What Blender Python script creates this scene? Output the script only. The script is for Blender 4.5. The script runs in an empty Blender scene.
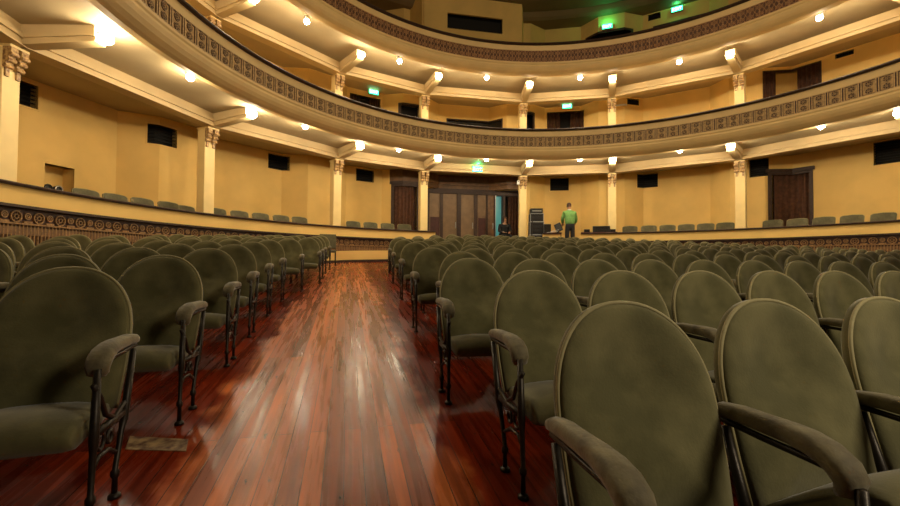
import bpy, bmesh, math, random
from mathutils import Vector, Matrix
random.seed(7)
PI = math.pi
S = bpy.context.scene
COLL = S.collection
sin, cos, rad = math.sin, math.cos, math.radians

# ------------------------------------------------------------------ hall geometry
CX, CY = 4.193, 5.796            # centre of the horseshoe
SL = 0.0759                      # rake of the stalls floor
COLS = [190.7, 166.24, 141.72, 117.83, 98.58, 75.66, 56.18, 32.69, 8.0, -16.9]
A_HI, A_LO = 203.0, -28.0
def sstep(t):
    t = max(0., min(1., t)); return t*t*(3-2*t)
def floor_z(x, y):
    yy = max(y, 0)
    return SL*y + .0008*yy*yy*sstep((x-1.3)/2.2)
def pol(a, R, z=0.):
    return Vector((CX+R*cos(rad(a)), CY+R*sin(rad(a)), z))
WV = []
for c in COLS:
    for d, R in ((6, 11.45), (2.6, 10.9), (-2.6, 10.9), (-6, 11.45)):
        WV.append((c+d, R))
WV[0] = (A_HI, 11.45); WV[1] = (193.3, 10.9)
WV[-1] = (A_LO, 11.45)
def wall_R(t):
    for (a, Ra), (b, Rb) in zip(WV, WV[1:]):
        if b <= t <= a:
            ax, ay, bx, by = Ra*cos(rad(a)), Ra*sin(rad(a)), Rb*cos(rad(b)), Rb*sin(rad(b))
            ux, uy = cos(rad(t)), sin(rad(t))
            ex, ey = bx-ax, by-ay
            det = -ux*ey+uy*ex
            return (-ax*ey+ay*ex)/det
    return 11.45
def WP(a, z, off=0.):
    return pol(a, wall_R(a)-off, z)

# ------------------------------------------------------------------ materials
def nodes(m):
    m.use_nodes = True
    nt = m.node_tree; nt.nodes.clear()
    o = nt.nodes.new('ShaderNodeOutputMaterial'); b = nt.nodes.new('ShaderNodeBsdfPrincipled')
    nt.links.new(b.outputs[0], o.inputs[0])
    return nt, b
def mat(name, col, rough=.6, metal=0., var=.0, scale=8., bump=0., bscale=40., sheen=0., col2=None, emit=None, es=0., spec=.5, detail=4.):
    m = bpy.data.materials.new(name); nt, b = nodes(m)
    b.inputs['Roughness'].default_value = rough; b.inputs['Metallic'].default_value = metal
    b.inputs['Base Color'].default_value = (*col, 1); b.inputs['Specular IOR Level'].default_value = spec
    if sheen: b.inputs['Sheen Weight'].default_value = sheen; b.inputs['Sheen Roughness'].default_value = .5
    tc = nt.nodes.new('ShaderNodeTexCoord')
    if var or col2:
        n = nt.nodes.new('ShaderNodeTexNoise'); n.inputs['Scale'].default_value = scale; n.inputs['Detail'].default_value = detail
        nt.links.new(tc.outputs['Object'], n.inputs['Vector'])
        r = nt.nodes.new('ShaderNodeValToRGB')
        c2 = col2 or tuple(c*(1-var) for c in col); c1 = col if col2 else tuple(min(1, c*(1+var)) for c in col)
        r.color_ramp.elements[0].color = (*c2, 1); r.color_ramp.elements[1].color = (*c1, 1)
        r.color_ramp.elements[0].position = .35; r.color_ramp.elements[1].position = .65
        nt.links.new(n.outputs[0], r.inputs[0]); nt.links.new(r.outputs[0], b.inputs['Base Color'])
    if bump:
        n = nt.nodes.new('ShaderNodeTexNoise'); n.inputs['Scale'].default_value = bscale; n.inputs['Detail'].default_value = 3
        nt.links.new(tc.outputs['Object'], n.inputs['Vector'])
        bm = nt.nodes.new('ShaderNodeBump'); bm.inputs['Strength'].default_value = bump; bm.inputs['Distance'].default_value = .01
        nt.links.new(n.outputs[0], bm.inputs['Height']); nt.links.new(bm.outputs[0], b.inputs['Normal'])
    if emit:
        b.inputs['Emission Color'].default_value = (*emit, 1); b.inputs['Emission Strength'].default_value = es
    return m
M = dict(
    wall=mat('yellow_plaster', (.80, .545, .175), .75, var=.06, scale=1.3, bump=.05, bscale=25),
    cream=mat('cream_plaster', (.80, .585, .26), .55, var=.05, scale=2, bump=.04),
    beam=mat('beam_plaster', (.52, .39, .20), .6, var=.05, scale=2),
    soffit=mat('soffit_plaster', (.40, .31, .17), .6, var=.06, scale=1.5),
    column=mat('column_paint', (.78, .60, .27), .5, var=.04, scale=3),
    frieze=mat('frieze_ground', (.05, .018, .012), .6, var=.3, scale=20),
    friezemid=mat('frieze_gold_ground', (.55, .36, .15), .6, var=.2, scale=25),
    friezebrown=mat('frieze_brown_ground', (.11, .045, .02), .6, var=.25, scale=25),
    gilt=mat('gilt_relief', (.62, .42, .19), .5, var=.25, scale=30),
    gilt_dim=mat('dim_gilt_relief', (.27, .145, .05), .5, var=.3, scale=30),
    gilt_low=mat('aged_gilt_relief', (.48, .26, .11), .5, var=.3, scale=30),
    dark=mat('dark_varnish', (.035, .014, .007), .55, var=.3, scale=12),
    black=mat('black_void', (.006, .005, .004), .8),
    blackpl=mat('black_plastic', (.012, .012, .012), .4),
    velvet=mat('olive_velvet', (.150, .136, .058), .85, col2=(.088, .082, .032), scale=7, detail=8, bump=.12, bscale=120, sheen=.25, spec=.2),
    velvetseat=mat('olive_velvet_seat', (.11, .10, .040), .8, col2=(.075, .068, .028), scale=11, bump=.1, bscale=120, sheen=.2, spec=.2),
    armcloth=mat('worn_arm_velvet', (.18, .155, .08), .7, col2=(.085, .07, .036), scale=14, bump=.25, bscale=60, sheen=.2, spec=.3),
    piping=mat('olive_piping', (.27, .235, .11), .7, var=.1, scale=30),
    boxvelvet=mat('grey_green_velvet', (.10, .092, .045), .8, var=.2, scale=10, sheen=.2),
    iron=mat('black_iron', (.022, .017, .012), .42, .6, var=.3, scale=30, bump=.1, bscale=80),
    wood=mat('brown_wood', (.15, .075, .028), .5, var=.25, scale=6),
    tanwood=mat('tan_door_wood', (.20, .125, .062), .5, var=.12, scale=5),
    curtain=mat('brown_curtain', (.085, .034, .016), .9, var=.3, scale=10),
    ceil=mat('dark_ceiling', (.20, .14, .06), .8, var=.1, scale=1),
    white=mat('white_paper', (.8, .8, .78), .6, var=.03, scale=20),
    steel=mat('case_steel', (.5, .5, .48), .35, .8, var=.1, scale=20),
    redwood=mat('dark_red_table', (.07, .014, .008), .4, var=.2, scale=8),
    skin=mat('skin', (.35, .19, .12), .5, var=.05, scale=20),
    green=mat('green_shirt', (.12, .28, .075), .8, var=.12, scale=18),
    collar=mat('white_collar', (.6, .65, .55), .8, var=.05, scale=20),
    hair=mat('brown_hair', (.05, .022, .012), .7, var=.3, scale=60),
    cloth=mat('black_cloth', (.010, .010, .012), .85, var=.3, scale=20),
    bulb=mat('lit_bulb', (1, 1, 1), .5, emit=(1, .88, .66), es=120),
    exitg=mat('exit_sign_face', (.02, .3, .1), .5, emit=(.05, .85, .32), es=5),
    exitw=mat('exit_sign_letters', (.8, 1, .9), .5, emit=(.6, 1., .8), es=7),
    cyan=mat('lit_cyan_glass', (.1, .4, .4), .3, emit=(.07, .28, .29), es=.4),
    plate=mat('worn_label', (.34, .24, .12), .6, col2=(.06, .02, .01), scale=22),
    poster=mat('dark_red_panel', (.06, .015, .012), .6, var=.2, scale=8),
)
# floor boards
def floor_material():
    m = bpy.data.materials.new('varnished_boards'); nt, b = nodes(m); N = nt.nodes; L = nt.links
    tc = N.new('ShaderNodeTexCoord'); sep = N.new('ShaderNodeSeparateXYZ'); L.new(tc.outputs['Object'], sep.inputs[0])
    com = N.new('ShaderNodeCombineXYZ'); L.new(sep.outputs['Y'], com.inputs['X']); L.new(sep.outputs['X'], com.inputs['Y'])
    br = N.new('ShaderNodeTexBrick'); L.new(com.outputs[0], br.inputs['Vector'])
    br.inputs['Scale'].default_value = 1.; br.inputs['Brick Width'].default_value = 3.7; br.inputs['Row Height'].default_value = .086
    br.inputs['Mortar Size'].default_value = .0022; br.inputs['Mortar Smooth'].default_value = .3; br.offset = .37
    br.inputs['Color1'].default_value = (0, 0, 0, 1); br.inputs['Color2'].default_value = (1, 1, 1, 1); br.inputs['Mortar'].default_value = (.5, .5, .5, 1)
    r = N.new('ShaderNodeValToRGB'); L.new(br.outputs['Color'], r.inputs[0]); e = r.color_ramp.elements
    e[0].color = (.20, .052, .018, 1); e[1].color = (.50, .165, .045, 1)
    x = e.new(.5); x.color = (.36, .098, .028, 1)
    # grain, stretched along the boards
    mp = N.new('ShaderNodeMapping'); mp.inputs['Scale'].default_value = (26, 1.3, 1); L.new(tc.outputs['Object'], mp.inputs[0])
    g = N.new('ShaderNodeTexNoise'); g.inputs['Scale'].default_value = 1.; g.inputs['Detail'].default_value = 6; L.new(mp.outputs[0], g.inputs['Vector'])
    gr = N.new('ShaderNodeValToRGB'); L.new(g.outputs[0], gr.inputs[0])
    gr.color_ramp.elements[0].position = .3; gr.color_ramp.elements[0].color = (.28, .24, .22, 1)
    gr.color_ramp.elements[1].position = .68; gr.color_ramp.elements[1].color = (1.15, 1.15, 1.1, 1)
    mx = N.new('ShaderNodeMix'); mx.data_type = 'RGBA'; mx.blend_type = 'MULTIPLY'; mx.inputs[0].default_value = .85
    L.new(r.outputs[0], mx.inputs[6]); L.new(gr.outputs[0], mx.inputs[7])
    # paler band down the aisle, darker red on either side, ragged edge
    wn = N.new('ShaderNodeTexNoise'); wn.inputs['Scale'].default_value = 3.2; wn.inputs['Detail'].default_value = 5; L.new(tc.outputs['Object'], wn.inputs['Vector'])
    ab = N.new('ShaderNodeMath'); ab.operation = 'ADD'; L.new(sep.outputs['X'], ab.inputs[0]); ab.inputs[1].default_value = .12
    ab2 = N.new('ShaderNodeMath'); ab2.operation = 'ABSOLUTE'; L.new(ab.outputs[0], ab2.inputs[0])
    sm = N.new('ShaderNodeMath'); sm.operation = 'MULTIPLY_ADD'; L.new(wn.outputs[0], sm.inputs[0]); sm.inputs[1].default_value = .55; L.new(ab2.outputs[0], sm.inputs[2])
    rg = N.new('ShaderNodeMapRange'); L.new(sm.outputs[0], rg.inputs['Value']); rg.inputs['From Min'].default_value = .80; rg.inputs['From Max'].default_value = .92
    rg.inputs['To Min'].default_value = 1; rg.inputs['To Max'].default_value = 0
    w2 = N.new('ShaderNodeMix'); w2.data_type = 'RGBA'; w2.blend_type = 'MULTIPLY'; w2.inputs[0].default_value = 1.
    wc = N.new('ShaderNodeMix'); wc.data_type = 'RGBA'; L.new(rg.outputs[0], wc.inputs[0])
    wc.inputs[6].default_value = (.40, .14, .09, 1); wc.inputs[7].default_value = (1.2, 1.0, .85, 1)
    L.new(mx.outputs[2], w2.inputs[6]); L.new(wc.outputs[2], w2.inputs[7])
    # small dark gouges
    mp2 = N.new('ShaderNodeMapping'); mp2.inputs['Scale'].default_value = (22, 9, 1); L.new(tc.outputs['Object'], mp2.inputs[0])
    sc = N.new('ShaderNodeTexNoise'); sc.inputs['Scale'].default_value = 1.; sc.inputs['Detail'].default_value = 3; L.new(mp2.outputs[0], sc.inputs['Vector'])
    scr = N.new('ShaderNodeMapRange'); L.new(sc.outputs[0], scr.inputs['Value']); scr.inputs['From Min'].default_value = .69; scr.inputs['From Max'].default_value = .74
    gg = N.new('ShaderNodeMix'); gg.data_type = 'RGBA'; L.new(scr.outputs[0], gg.inputs[0]); L.new(w2.outputs[2], gg.inputs[6]); gg.inputs[7].default_value = (.02, .008, .005, 1)
    mo = N.new('ShaderNodeMix'); mo.data_type = 'RGBA'; L.new(br.outputs['Fac'], mo.inputs[0]); L.new(gg.outputs[2], mo.inputs[6]); mo.inputs[7].default_value = (.02, .006, .003, 1)
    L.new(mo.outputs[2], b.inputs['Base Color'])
    rr = N.new('ShaderNodeMapRange'); L.new(g.outputs[0], rr.inputs['Value']); rr.inputs['From Min'].default_value = .3; rr.inputs['From Max'].default_value = .7; rr.inputs['To Min'].default_value = .20; rr.inputs['To Max'].default_value = .36
    L.new(rr.outputs[0], b.inputs['Roughness'])
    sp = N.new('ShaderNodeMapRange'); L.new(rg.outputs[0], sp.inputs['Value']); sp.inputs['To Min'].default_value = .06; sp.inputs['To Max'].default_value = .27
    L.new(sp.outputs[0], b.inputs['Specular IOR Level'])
    bm = N.new('ShaderNodeBump'); bm.inputs['Strength'].default_value = .12; bm.inputs['Distance'].default_value = .004
    hm = N.new('ShaderNodeMath'); hm.operation = 'MULTIPLY_ADD'; L.new(br.outputs['Fac'], hm.inputs[0]); hm.inputs[1].default_value = -1.2; hm.inputs[2].default_value = 0.
    L.new(hm.outputs[0], bm.inputs['Height']); L.new(bm.outputs[0], b.inputs['Normal'])
    return m
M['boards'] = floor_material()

# ------------------------------------------------------------------ mesh builder
class MB:
    def __init__(s): s.v = []; s.f = []
    def add(s, vs, fs):
        o = len(s.v); s.v += [tuple(v) for v in vs]; s.f += [tuple(i+o for i in f) for f in fs]; return s
    def hexa(s, p):      # 8 corners: 0-3 bottom loop, 4-7 top loop
        return s.add(p, [(3, 2, 1, 0), (4, 5, 6, 7), (0, 1, 5, 4), (1, 2, 6, 5), (2, 3, 7, 6), (3, 0, 4, 7)])
    def box(s, c, d, rz=0., M_=None):
        hx, hy, hz = d[0]/2, d[1]/2, d[2]/2; p = []
        for z in (-hz, hz):
            for x, y in ((-hx, -hy), (hx, -hy), (hx, hy), (-hx, hy)):
                p.append(Vector((x*cos(rz)-y*sin(rz), x*sin(rz)+y*cos(rz), z)))
        if M_: p = [M_ @ q for q in p]
        return s.hexa([q+Vector(c) for q in p])
    def tube(s, pts, r, n=8, cap=True):
        pts = [Vector(p) for p in pts]; rs = r if isinstance(r, (list, tuple)) else [r]*len(pts)
        up = Vector((0, 0, 1)); vs = []; k = len(pts)
        prev = None
        for i, p in enumerate(pts):
            t = (pts[min(i+1, k-1)]-pts[max(i-1, 0)]).normalized()
            if prev is None:
                a = t.cross(up)
                if a.length < 1e-3: a = t.cross(Vector((1, 0, 0)))
            else: a = prev-t*prev.dot(t)
            a.normalize(); prev = a; b = t.cross(a)
            for j in range(n):
                q = 2*PI*j/n; vs.append(p+(a*cos(q)+b*sin(q))*rs[i])
        fs = [(i*n+j, i*n+(j+1) % n, (i+1)*n+(j+1) % n, (i+1)*n+j) for i in range(k-1) for j in range(n)]
        if cap: fs += [tuple(range(n))[::-1], tuple(range((k-1)*n, k*n))]
        return s.add(vs, fs)
    def torus(s, c, ax, up, R, r, n=12, m=4):
        c = Vector(c); ax = Vector(ax).normalized(); up = Vector(up).normalized(); sd = ax.cross(up); vs = []
        for i in range(n):
            a = 2*PI*i/n; d = up*cos(a)+sd*sin(a)
            for j in range(m):
                b = 2*PI*(j+.5)/m; vs.append(c+d*(R+r*cos(b))+ax*r*sin(b))
        return s.add(vs, [(i*m+j, ((i+1) % n)*m+j, ((i+1) % n)*m+(j+1) % m, i*m+(j+1) % m) for i in range(n) for j in range(m)])
    def ball(s, c, r, n=10, m=6, sc=(1, 1, 1)):
        c = Vector(c); vs = [c+Vector((0, 0, r*sc[2]))]
        for i in range(1, m):
            t = PI*i/m
            for j in range(n):
                p = 2*PI*j/n; vs.append(c+Vector((r*sc[0]*sin(t)*cos(p), r*sc[1]*sin(t)*sin(p), r*sc[2]*cos(t))))
        vs.append(c-Vector((0, 0, r*sc[2])))
        fs = [(0, 1+j, 1+(j+1) % n) for j in range(n)]
        for i in range(m-2):
            for j in range(n): fs.append((1+i*n+j, 1+(i+1)*n+j, 1+(i+1)*n+(j+1) % n, 1+i*n+(j+1) % n))
        o = 1+(m-2)*n; fs += [(o+j, len(vs)-1, o+(j+1) % n) for j in range(n)]
        return s.add(vs, fs)
    def revolve(s, prof, a0, a1, step=1.5, closed=True):   # prof: list of (R, z), swept round the hall centre
        n = max(1, int(round(abs(a1-a0)/step))); k = len(prof); vs = []
        for i in range(n+1):
            a = a0+(a1-a0)*i/n
            for R, z in prof: vs.append(pol(a, R, z))
        kk = k if closed else k-1
        fs = [(i*k+j, i*k+(j+1) % k, (i+1)*k+(j+1) % k, (i+1)*k+j) for i in range(n) for j in range(kk)]
        if closed: fs += [tuple(range(k))[::-1], tuple(range(n*k, (n+1)*k))]
        return s.add(vs, fs)
    def wbox(s, a0, a1, z0, z1, o0, o1):      # block on the faceted wall, o = distance in front of it
        A = [a for a, _ in WV if min(a0, a1)+.05 < a < max(a0, a1)-.05]
        A = sorted([a0, a1]+A, reverse=True)
        for a, b in zip(A, A[1:]):
            s.hexa([WP(a, z0, o0), WP(a, z0, o1), WP(b, z0, o1), WP(b, z0, o0), WP(a, z1, o0), WP(a, z1, o1), WP(b, z1, o1), WP(b, z1, o0)])
        return s
    def build(s, name, m, parent=None, smooth=False, origin=None, bevel=0.):
        me = bpy.data.meshes.new(name); vs = s.v
        if origin is not None: vs = [(v[0]-origin[0], v[1]-origin[1], v[2]-origin[2]) for v in vs]
        me.from_pydata(vs, [], s.f); me.update()
        bm = bmesh.new(); bm.from_mesh(me); bmesh.ops.recalc_face_normals(bm, faces=bm.faces); bm.to_mesh(me); bm.free()
        me.materials.append(m)
        if smooth:
            for p in me.polygons: p.use_smooth = True
        o = bpy.data.objects.new(name, me); COLL.objects.link(o)
        if origin is not None and parent is None: o.location = origin
        if parent is not None: o.parent = parent
        if bevel:
            b = o.modifiers.new('bevel', 'BEVEL'); b.width = bevel; b.segments = 2; b.limit_method = 'ANGLE'
        return o
def tag(o, label=None, cat=None, group=None, kind=None):
    if label: o['label'] = label
    if cat: o['category'] = cat
    if group: o['group'] = group
    if kind: o['kind'] = kind
    return o
def empty(name, loc=(0, 0, 0), rz=0.):
    o = bpy.data.objects.new(name, None); o.empty_display_size = .2; COLL.objects.link(o)
    o.location = loc; o.rotation_euler = (0, 0, rz); return o
def copy_tree(o, parent=None):
    c = o.copy(); COLL.objects.link(c); c.parent = parent
    for ch in list(KIDS.get(o.name, [])):
        d = copy_tree(ch, c)
    return c
KIDS = {}
def reg(o):
    KIDS[o.name] = list(o.children)
    for c in o.children: reg(c)
ORD = ['', 'first', 'second', 'third', 'fourth', 'fifth', 'sixth', 'seventh', 'eighth', 'ninth', 'tenth', 'eleventh', 'twelfth', 'thirteenth',
       'fourteenth', 'fifteenth', 'sixteenth', 'seventeenth', 'eighteenth', 'nineteenth', 'twentieth', 'twenty-first', 'twenty-second', 'twenty-third', 'twenty-fourth']

# ------------------------------------------------------------------ structure: floors, walls, ceiling
def make_floor():
    mb = MB(); NR, NA = 26, 120; vs = [(CX, CY, floor_z(CX, CY))]; fs = []
    for i in range(1, NR+1):
        R = 9.12*i/NR
        for j in range(NA):
            x = CX+R*cos(2*PI*j/NA); y = CY+R*sin(2*PI*j/NA); vs.append((x, y, floor_z(x, y)))
    for j in range(NA): fs.append((0, 1+j, 1+(j+1) % NA))
    for i in range(NR-1):
        for j in range(NA): fs.append((1+i*NA+j, 1+(i+1)*NA+j, 1+(i+1)*NA+(j+1) % NA, 1+i*NA+(j+1) % NA))
    mb.add(vs, fs)
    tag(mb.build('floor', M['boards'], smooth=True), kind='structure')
make_floor()
PZ = 1.55       # level of the box floor behind the low wall
tag(MB().revolve([(9.06, PZ), (12., PZ), (12., PZ-.12), (9.06, PZ-.12)], A_HI, A_LO).build('floor_boxes', M['wood']), kind='structure')
# riser between stalls and box level in the doorway gap
tag(MB().revolve([(9.0, .6), (9.06, .6), (9.06, PZ+.004), (9.0, PZ+.004)], 97, 63).build('trim_step', M['cream']), kind='structure')

HOLES = [   # angle hi, lo, z0, z1
    ('niche', 155.27, 152.39, 2.45, 3.09),
    ('v', 157.81, 156.04, 4.15, 4.64), ('v', 145.42, 141.98, 4.02, 4.52), ('v', 126.38, 122.8, 4.16, 4.66), ('v', 109.87, 106.2, 4.18, 4.66),
    ('v', 68.53, 64.61, 4.15, 4.69), ('v', 51.31, 47.52, 4.11, 4.66), ('v', 32.34, 29.5, 4.05, 4.67), ('v', 16.99, 13.9, 4.02, 4.70),
    ('doorway', 96.9, 74.3, PZ, 4.12), ('sidedoor', 102.6, 98.0, PZ, 4.10), ('rdoor', 29.2, 24.5, PZ, 4.12),
    ('v2', 127.71, 125.39, 7.45, 7.66), ('t2door', 111.25, 105.0, 4.95, 7.52), ('t2dark', 101.69, 97.6, 4.95, 7.30), ('t2win', 90.8, 79.14, 6.55, 7.11),
    ('t2dark', 74.01, 72.3, 4.95, 7.33), ('t2door', 69.18, 61.6, 4.95, 7.52), ('v2', 53.14, 50.9, 7.42, 7.68), ('t2curt', 30.0, 23.0, 5.2, 7.58),
    ('v2', 21.13, 18.9, 7.52, 7.68),
    ('t3door', 61.0, 52.2, 8.2, 10.45), ('v3', 49.21, 46.9, 10.82, 11.08), ('t3door', 48.0, 39.6, 8.2, 10.5), ('t3door', 128., 121., 8.2, 10.5),
]
WTOP = 11.45
def make_wall():
    mb = MB()
    A = sorted({round(a, 3) for a, _ in WV} | {h[1] for h in HOLES} | {h[2] for h in HOLES}, reverse=True)
    Z = sorted({PZ-.1, 4.83, 7.83, WTOP} | {h[3] for h in HOLES} | {h[4] for h in HOLES})
    for a, b in zip(A, A[1:]):
        for z0, z1 in zip(Z, Z[1:]):
            am, zm = (a+b)/2, (z0+z1)/2
            if any(h[2] < am < h[1] and h[3] < zm < h[4] for h in HOLES): continue
            mb.hexa([WP(a, z0, 0), WP(a, z0, -.22), WP(b, z0, -.22), WP(b, z0, 0), WP(a, z1, 0), WP(a, z1, -.22), WP(b, z1, -.22), WP(b, z1, 0)])
    o = mb.build('wall_back', M['wall']); tag(o, kind='structure')
make_wall()
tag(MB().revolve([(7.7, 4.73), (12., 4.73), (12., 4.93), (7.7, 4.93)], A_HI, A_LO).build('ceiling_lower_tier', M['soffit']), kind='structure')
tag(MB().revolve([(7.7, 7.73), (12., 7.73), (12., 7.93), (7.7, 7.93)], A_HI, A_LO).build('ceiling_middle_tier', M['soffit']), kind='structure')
def top_ceiling():
    mb = MB(); prof = [(12., WTOP), (9.8, WTOP+.02), (9.2, WTOP+.35), (8.2, WTOP+.8), (6.5, WTOP+1.2), (.01, WTOP+1.5)]
    mb.revolve(prof, 360, 0, 4, closed=False)
    o = mb.build('ceiling', M['ceil'], smooth=False); tag(o, kind='structure')
    sl = o.modifiers.new('thick', 'SOLIDIFY'); sl.thickness = .1
top_ceiling()
tag(MB().revolve([(11.6, 11.12), (10.72, 11.12), (10.6, 11.2), (10.5, 11.34), (10.5, 11.44), (11.6, 11.44)], A_HI, A_LO).build('trim_1', M['ceil']), kind='structure')

def recess(name, a0, a1, z0, z1, d, m, parent=None):
    mb = MB(); A = [a0]+[a for a, _ in WV if a1+.05 < a < a0-.05]+[a1]
    for a, b in zip(A, A[1:]):
        mb.add([WP(a, z0, -d), WP(b, z0, -d), WP(b, z1, -d), WP(a, z1, -d)], [(0, 1, 2, 3)])
        mb.add([WP(a, z0, -d), WP(b, z0, -d), WP(b, z0, 0), WP(a, z0, 0)], [(0, 1, 2, 3)])
        mb.add([WP(a, z1, -d), WP(b, z1, -d), WP(b, z1, 0), WP(a, z1, 0)], [(0, 1, 2, 3)])
    for a in (a0, a1):
        mb.add([WP(a, z0, -d), WP(a, z1, -d), WP(a, z1, 0), WP(a, z0, 0)], [(0, 1, 2, 3)])
    return mb.build(name, m, parent)
def curtain(name, a0, a1, z0, z1, off, m, pleats=5, amp=.035, parent=None):
    mb = MB(); n = pleats*8; vs = []
    for k in (0, 1):
        for i in range(n+1):
            a = a0+(a1-a0)*i/n; o = off+amp*sin(2*PI*pleats*i/n)+.3*amp*sin(5.3*PI*i/n)
            w = o-.012*k
            vs.append(WP(a, z0, w)); vs.append(WP(a, z1, w*.9+off*.1))
    fs = []; Q = 2*(n+1)
    for i in range(n):
        fs.append((2*i, 2*i+2, 2*i+3, 2*i+1)); fs.append((Q+2*i, Q+2*i+1, Q+2*i+3, Q+2*i+2))
        fs.append((2*i, Q+2*i, Q+2*i+2, 2*i+2)); fs.append((2*i+1, 2*i+3, Q+2*i+3, Q+2*i+1))
    fs += [(0, 1, Q+1, Q), (2*n, Q+2*n, Q+2*n+1, 2*n+1)]
    mb.add(vs, fs)
    return mb.build(name, m, parent, smooth=True)
def framew(mb, a0, a1, z0, z1, w, o0, o1, bottom=True):
    da = math.degrees(w/11.2)
    mb.wbox(a0, a0-da, z0, z1, o0, o1); mb.wbox(a1+da, a1, z0, z1, o0, o1)
    mb.wbox(a0-da, a1+da, z1-w, z1, o0, o1)
    if bottom: mb.wbox(a0-da, a1+da, z0, z0+w, o0, o1)

# vents
vl = {1: 'dark vent high on the left wall beside the leftmost lower column', 2: 'dark vent high on the left wall just left of the second lower column',
      3: 'dark vent high on the wall between the second and third lower columns', 4: 'dark vent high on the wall right of the third lower column, beside the side door',
      5: 'dark vent high on the wall above the man in the green shirt', 6: 'dark vent high on the wall between the last two lower columns on the right',
      7: 'dark vent tucked behind the rightmost lower column, above the curtained door', 8: 'dark vent high on the wall at the right edge of the photo'}
v2 = ['small dark vent above the middle balcony, in the bay right of its leftmost column', 'small dark vent above the middle balcony beside the white wall lamp',
      'small dark vent above the middle balcony, right of the window with brown curtains']
iv = 0; jv = 0
for h in HOLES:
    k, a0, a1, z0, z1 = h
    if k[0] != 'v': continue
    e = empty('wall_vent', WP((a0+a1)/2, z0))
    if k == 'v': iv += 1; tag(e, vl[iv], 'vent', 'vents on the ground tier wall')
    elif k == 'v2': tag(e, v2[jv], 'vent', 'small vents on the middle tier wall'); jv += 1
    else: tag(e, 'small dark vent high above the top balcony between the two green exit signs', 'vent')
    inv = -Vector(e.location)
    def sh(mb): mb.v = [(v[0]+inv.x, v[1]+inv.y, v[2]+inv.z) for v in mb.v]; return mb
    o = recess('housing', a0, a1, z0, z1, .2, M['black']); o.data.transform(Matrix.Translation(inv)); o.parent = e
    mb = MB(); framew(mb, a0+.12, a1-.12, z0-.025, z1+.025, .03, -.01, .012); sh(mb).build('frame', M['wall'], e)
    mb = MB()
    nz = max(3, int((z1-z0)/.075))
    for i in range(nz):
        zc = z0+(i+.5)*(z1-z0)/nz
        mb.wbox(a0-.05, a1+.05, zc-.006, zc+.006, -.11, -.05)
    sh(mb).build('louvre', M['black'], e)

# niche in the left wall
n0 = recess('trim_2', 155.27, 152.39, 2.45, 3.09, .35, M['wall']); tag(n0, kind='structure')

# ------------------------------------------------------------------ balconies
def frieze_relief(mb, dk, a_hi, a_lo, R, z0, z1, pitch=2.4):
    """stacked dark rosettes between paired ribs, facing the hall centre"""
    a = a_hi; H = z1-z0
    for m_, za in ((mb, z0), (mb, z1-.016), (dk, z0+.016), (dk, z1-.03)):
        hh = .016 if m_ is mb else .014; o = .02 if m_ is mb else .006
        m_.revolve([(R, za), (R-o, za), (R-o, za+hh), (R, za+hh)], a_hi, a_lo)
    w = rad(pitch)*R
    while a-pitch >= a_lo:
        n = Vector((-cos(rad(a)), -sin(rad(a)), 0)); t = Vector((-n.y, n.x, 0))
        for s in (-.024, 0.024):
            mb.box(pol(a, R-.010)+t*s+Vector((0, 0, (z0+z1)/2)), (.020, .020, H-.02), rad(a)+PI/2)
        dk.box(pol(a, R-.003)+Vector((0, 0, (z0+z1)/2)), (.088, .008, H-.04), rad(a)+PI/2)
        am = a-pitch/2; n = Vector((-cos(rad(am)), -sin(rad(am)), 0)); t = Vector((-n.y, n.x, 0)); c0 = pol(am, R)
        r = min(.074, H*.21)
        for zc in (z0+H*.27, z0+H*.73):
            c = c0+Vector((0, 0, zc))
            dk.tube([c, c+n*.010], r, 16)
            mb.torus(c+n*.010, n, (0, 0, 1), r*.93, .006, 14, 3)
            mb.torus(c+n*.012, n, (0, 0, 1), r*.25, .008, 8, 3)
            for q in range(6):
                b = q*PI/3
                mb.torus(c+n*.011+t*(cos(b)*r*.58)+Vector((0, 0, sin(b)*r*.58)), n, (0, 0, 1), r*.15, .004, 6, 3)
        a -= pitch
def lattice_relief(mb, a_hi, a_lo, R, z0, z1, pitch=1.7):
    H = z1-z0; a = a_hi
    mb.revolve([(R, z0), (R-.016, z0), (R-.016, z0+.015), (R, z0+.015)], a_hi, a_lo)
    mb.revolve([(R, z1-.015), (R-.016, z1-.015), (R-.016, z1), (R, z1)], a_hi, a_lo)
    while a-pitch >= a_lo:
        for i in range(2):
            for s in (0, 1):
                p0 = pol(a-pitch*(i*.5), R-.006); p1 = pol(a-pitch*(i*.5+.5), R-.006)
                for zz in (0, .5):
                    za, zb = z0+H*zz, z0+H*(zz+.5)
                    if s: za, zb = zb, za
                    mb.tube([p0+Vector((0, 0, za)), p1+Vector((0, 0, zb))], .007, 4)
        for i, zc in ((.25, .25), (.75, .75), (.25, .75), (.75, .25)):
            am = a-pitch*i; n = Vector((-cos(rad(am)), -sin(rad(am)), 0))
            mb.torus(pol(am, R)+n*.006+Vector((0, 0, z0+H*zc)), n, (0, 0, 1), .034, .007, 8, 3)
        mb.box(pol(a, R-.006, (z0+z1)/2), (.016, .014, H-.02), rad(a)+PI/2)
        a -= pitch
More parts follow.
